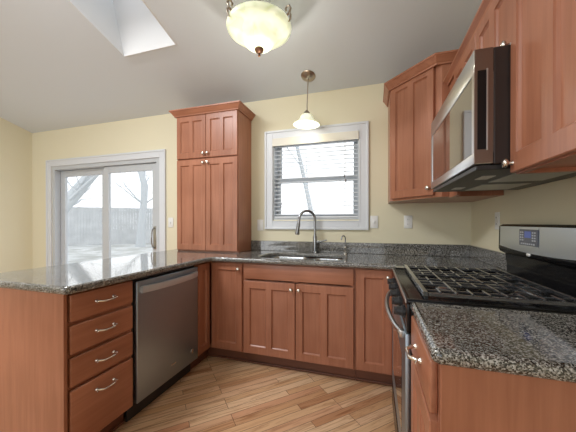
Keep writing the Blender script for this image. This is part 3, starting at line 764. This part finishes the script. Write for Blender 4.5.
# burners and grates
BP = [(.17, .16, .045), (.59, .16, .038), (.17, .44, .035), (.59, .44, .045), (.38, .30, .04)]
for x, y, r in BP:
    bm = nb(); lathe(bm, [(0, 0), (r + .018, 0), (r + .014, .006), (r, .010), (r, .016), (r - .006, .021), (0, .022)], (x, y, .9145), 'z', 24); obj('burner', bm, 'iron', ck, 40)
def grate(x0, x1, y0, y1):
    bm = nb(); z1 = .944; b = .0042
    def bar(ax, a, c0, c1, zz=z1, h=.010, hw=b):
        if ax == 'y' : zz -= .003
        if ax == 'x': box(bm, (c0, a - hw, zz - h), (c1, a + hw, zz), .002, 1)
        else: box(bm, (a - hw, c0, zz - h), (a + hw, c1, zz), .002, 1)
    bar('x', y0 + .009, x0, x1, z1, .020, .009); bar('x', y1 - .006, x0, x1, z1, .016, .006)
    bar('y', x0 + .006, y0 + .018, y1 - .012, z1 - .001, .014, .005); bar('y', x1 - .006, y0 + .018, y1 - .012, z1 - .001, .014, .005)
    cx = (x0 + x1) / 2; n = 9; yb = y1 - .012
    for i in range(1, n):
        yy = y0 + .009 + (y1 - y0 - .015) * i / n
        if i in (2, 5, 7): bar('x', yy, x0 + .011, x1 - .011)
        else:
            bar('x', yy, x0 + .011, x0 + .085); bar('x', yy, x1 - .085, x1 - .011)
    for xx in (cx - .055, cx + .055): bar('y', xx, y0 + .018, yb, z1 - .001, .009)
    for px in (x0 + .010, x1 - .010):
        for py in (y0 + .012, y1 - .012): box(bm, (px - .006, py - .006, .9142), (px + .006, py + .006, z1 - .012))
    obj('grate', bm, 'grate_iron', ck)
gw = (W - .06) / 3
for k in range(3): grate(.03 + k * gw + .001, .03 + (k + 1) * gw - .001, .048, .545)

# ------------------------------------------------------------------ switches and outlets
def wall_plate(name, label, cat, x, z, rz=0, y=-.001, rocker=False, wd=.070):
    t = thing(name, label, cat, (x, y, z), rz, 'light switches on the back wall' if rocker else 'outlets above the counter')
    bm = nb(); box(bm, (-wd / 2, -.006, -.058), (wd / 2, 0, .058), .003, 2); obj('cover_plate', bm, 'plate', t, 35)
    if rocker:
        bm = nb(); box(bm, (-.005, -.016, -.010), (.005, -.0062, .010), .002); obj('toggle', bm, 'plate', t)
    else:
        for s in (-1, 1):
            bm = nb(); lathe(bm, [(0, 0), (.015, 0), (.015, .002), (0, .002)], (0, -.0061, s * .021), '-y', 16); f = obj('socket', bm, 'plate', t)
            bm = nb(); box(bm, (-.007, -.0092, s * .021 - .004), (-.005, -.0082, s * .021 + .006)); box(bm, (.005, -.0092, s * .021 - .004), (.007, -.0082, s * .021 + .006)); obj('slot', bm, 'slot', f)
wall_plate('light_switch', 'white light switch between the patio door and the tall cabinet', 'light switch', -3.088, 1.207, rocker=True)
wall_plate('light_switch', 'white light switch at the left side of the sink window', 'light switch', -1.940, 1.180, rocker=True)
wall_plate('light_switch', 'white light switch at the right side of the sink window', 'light switch', -.790, 1.212, rocker=True)
wall_plate('wall_outlet', 'white outlet on the back wall under the corner cabinet', 'outlet', -.497, 1.212)
wall_plate('wall_outlet', 'white outlet on the right wall beside the range', 'outlet', 0, 1.218, -90)
o = [x for x in bpy.data.objects if x.name.startswith('wall_outlet')][-1]; o.location = (-.001, -.52, 1.218)

# ------------------------------------------------------------------ blind
t = thing('window_blind', 'white horizontal slat blind lowered over the sink window', 'window blind', (-1.3625, .03, 1.25))
W2 = .425
bm = nb(); box(bm, (-W2 - .008, -.060, .742), (W2 + .008, -.054, .822), .002); box(bm, (-W2 - .008, -.054, .742), (-W2 - .002, -.03, .822)); box(bm, (W2 + .002, -.054, .742), (W2 + .008, -.03, .822)); obj('valance', bm, 'valance', t)
bm = nb(); box(bm, (-W2, -.024, .765), (W2, .026, .805)); obj('headrail', bm, 'blind', t)
bm = nb(); z = .040; n = 0
while z < .755:
    tl = radians(7)
    for sgn in (1,):
        pts = [(-.024, -.0022), (-.012, .0012), (0, .0022), (.012, .0012), (.024, -.0022)]
        up_ = []; dn = []
        for a, b in pts:
            yy = a * cos(tl) - b * sin(tl); zz = a * sin(tl) + b * cos(tl)
            up_.append([bm.verts.new((x, yy, z + zz + .0012)) for x in (-W2 + .002, W2 - .002)]); dn.append([bm.verts.new((x, yy, z + zz - .0012)) for x in (-W2 + .002, W2 - .002)])
        for i in range(4):
            bm.faces.new((up_[i][0], up_[i][1], up_[i + 1][1], up_[i + 1][0])); bm.faces.new((dn[i][0], dn[i + 1][0], dn[i + 1][1], dn[i][1]))
        for r in (up_, dn): pass
        for e in (0, 4): bm.faces.new((up_[e][0], up_[e][1], dn[e][1], dn[e][0]))
    z += .0415; n += 1
obj('slats', bm, 'blind', t)
bm = nb(); box(bm, (-W2 + .002, -.024, .004), (W2 - .002, .024, .020), .003); obj('bottom_rail', bm, 'blind', t)
bm = nb()
for x in (-.30, 0, .30):
    for y in (-.0255, .0255): tube(bm, [(x, y, .02), (x, y, .765)], .0009, 5)
obj('ladder_cords', bm, 'cord', t)
bm = nb(); tube(bm, [(.300, -.035, .42), (.300, -.035, .765)], .0014, 5); tube(bm, [(.312, -.035, .375), (.312, -.035, .765)], .0014, 5); lc = obj('lift_cord', bm, 'cord', t)
for x, z in ((.300, .42), (.312, .375)):
    bm = nb(); lathe(bm, [(0, 0), (.007, .001), (.0055, .02), (.003, .032), (0, .033)], (x, -.035, z - .03), 'z', 10); obj('tassel', bm, 'tassel', lc, 50)
bm = nb(); tube(bm, [(-.350, -.035, .16), (-.350, -.035, .765)], .0012, 5); lc = obj('tilt_cord', bm, 'cord', t)
for z in (.11, .135):
    bm = nb(); lathe(bm, [(0, 0), (.006, .001), (.005, .015), (.002, .024), (0, .025)], (-.350 + (z - .11) * .3, -.035, z), 'z', 10); obj('tassel', bm, 'tassel', lc, 50)

# ------------------------------------------------------------------ pendant lamp over the sink
PY = -.215; PZ = cz(PY)
t = thing('pendant_lamp', 'small pendant lamp with a frosted bell shade above the sink', 'lamp', (-1.372, PY, PZ - .002))
t.rotation_euler = (0, radians(2.2), 0)
bm = nb(); lathe(bm, [(0, -.030), (.020, -.030), (.034, -.024), (.060, -.010), (.067, -.002), (.067, 0), (0, .0)], (0, 0, 0), 'z', 28)
for v in bm.verts: v.co.z -= K * v.co.y * 1.0
cn = obj('canopy', bm, 'brnickel', t, 40)
bm = nb(); tube(bm, [(0, 0, -.028), (0, 0, -.325)], .0055, 10); obj('stem', bm, 'brnickel', t, 60)
bm = nb(); lathe(bm, [(0, 0), (.010, 0), (.014, -.006), (.028, -.020), (.034, -.038), (.034, -.044), (0, -.044)], (0, 0, -.315), 'z', 20); obj('socket_cap', bm, 'brnickel', t, 40)
def shell(name, prof, org, m, parent, th=.004, seg=36):
    bm = nb(); out = prof; inn = [(max(r - th, 0.001), h) for r, h in prof][::-1]
    pr = out + inn; rings = []
    for r, h in pr: rings.append([bm.verts.new((org[0] + r * cos(2 * pi * i / seg), org[1] + r * sin(2 * pi * i / seg), org[2] + h)) for i in range(seg)])
    for k in range(len(rings)):
        a, b = rings[k], rings[(k + 1) % len(rings)]
        for i in range(seg): bm.faces.new((a[i], a[(i + 1) % seg], b[(i + 1) % seg], b[i]))
    return obj(name, bm, m, parent, 50)
shell('shade', [(.028, -.352), (.046, -.357), (.057, -.372), (.064, -.392), (.075, -.411), (.096, -.426), (.114, -.436), (.124, -.449)], (0, 0, 0), 'bell', t)
bm = nb(); lathe(bm, [(0, -.369), (.012, -.370), (.014, -.380), (.026, -.400), (.028, -.415), (.020, -.430), (0, -.438)], (0, 0, 0), 'z', 18); obj('bulb', bm, 'bulb', t, 60)

# ------------------------------------------------------------------ semi flush ceiling light
CX, CY = -1.506, -1.03; CZ = cz(CY)
t = thing('ceiling_light', 'large ceiling light with a glowing glass bowl and scroll arms', 'ceiling light', (CX, CY, CZ - .002))
bm = nb(); lathe(bm, [(0, -.05), (.05, -.05), (.085, -.022), (.095, 0), (0, 0)], (0, 0, 0), 'z', 28)
for v in bm.verts: v.co.z -= K * v.co.y
obj('canopy', bm, 'brnickel', t, 40)
bm = nb(); lathe(bm, [(0, -.04), (.016, -.05), (.012, -.13), (.05, -.16), (.075, -.19), (.078, -.220), (.06, -.245), (.02, -.25), (.012, -.43), (0, -.43)], (0, 0, 0), 'z', 24)
for k in range(10):
    a = 2 * pi * k / 10; tube(bm, [(.03 * cos(a), .03 * sin(a), -.15), (.068 * cos(a), .068 * sin(a), -.18), (.082 * cos(a), .082 * sin(a), -.215), (.07 * cos(a), .07 * sin(a), -.24)], [.006, .010, .011, .006], 6)
[setattr(v.co, 'z', v.co.z - .030) for v in bm.verts if -.4 < v.co.z < -.1]; obj('center_column', bm, 'nickel', t, 50)
ZRM = -.232
for k in range(3):
    a = radians(-6 + 120 * k); ca, sa = cos(a), sin(a); bm = nb(); pts = []; rad = []
    path = [(.03, -.245), (.08, -.262), (.14, -.268), (.185, -.262), (.212, -.242), (.222, -.218), (.214, -.200), (.198, -.197), (.188, -.210), (.192, -.225)]
    path2 = [(.212, -.242), (.222, -.258), (.220, -.280), (.209, -.298)]
    tube(bm, [(r * ca, r * sa, z) for r, z in path], [.007] * 7 + [.006, .006, .007], 8); tube(bm, [(r * ca, r * sa, z) for r, z in path2], [.006, .007, .006, .005], 8)
    [setattr(v.co, 'z', v.co.z - .040) for v in bm.verts]; obj('scroll_arm', bm, 'brnickel', t, 60)
shell('bowl_shade', [(.194, -.302), (.204, -.307), (.209, -.320), (.204, -.336), (.182, -.353), (.152, -.364), (.130, -.377), (.114, -.396), (.100, -.418), (.078, -.438), (.048, -.452), (.018, -.456)], (0, 0, 0), 'bowl', t, .006, 40)
bm = nb(); lathe(bm, [(0, -.450), (.024, -.451), (.030, -.460), (.026, -.472), (.012, -.481), (.006, -.487), (.009, -.496), (.006, -.504), (0, -.507)], (0, 0, 0), 'z', 18); obj('finial', bm, 'bronze', t, 50)
# lamps' own light
def bulb_light(name, loc, e, r=.03):
    l = bpy.data.lights.new(name, 'POINT'); l.energy = e; l.color = (1.0, .93, .80); l.shadow_soft_size = r
    o = bpy.data.objects.new(name, l); COL.objects.link(o); o.location = loc
bulb_light('pendant_light', (-1.39, PY, PZ - .475), 2.5)
bulb_light('ceiling_fixture_light', (CX, CY, CZ - .27), 9, .08)
bulb_light('ceiling_fixture_light', (CX, CY, CZ - .62), 13, .03)
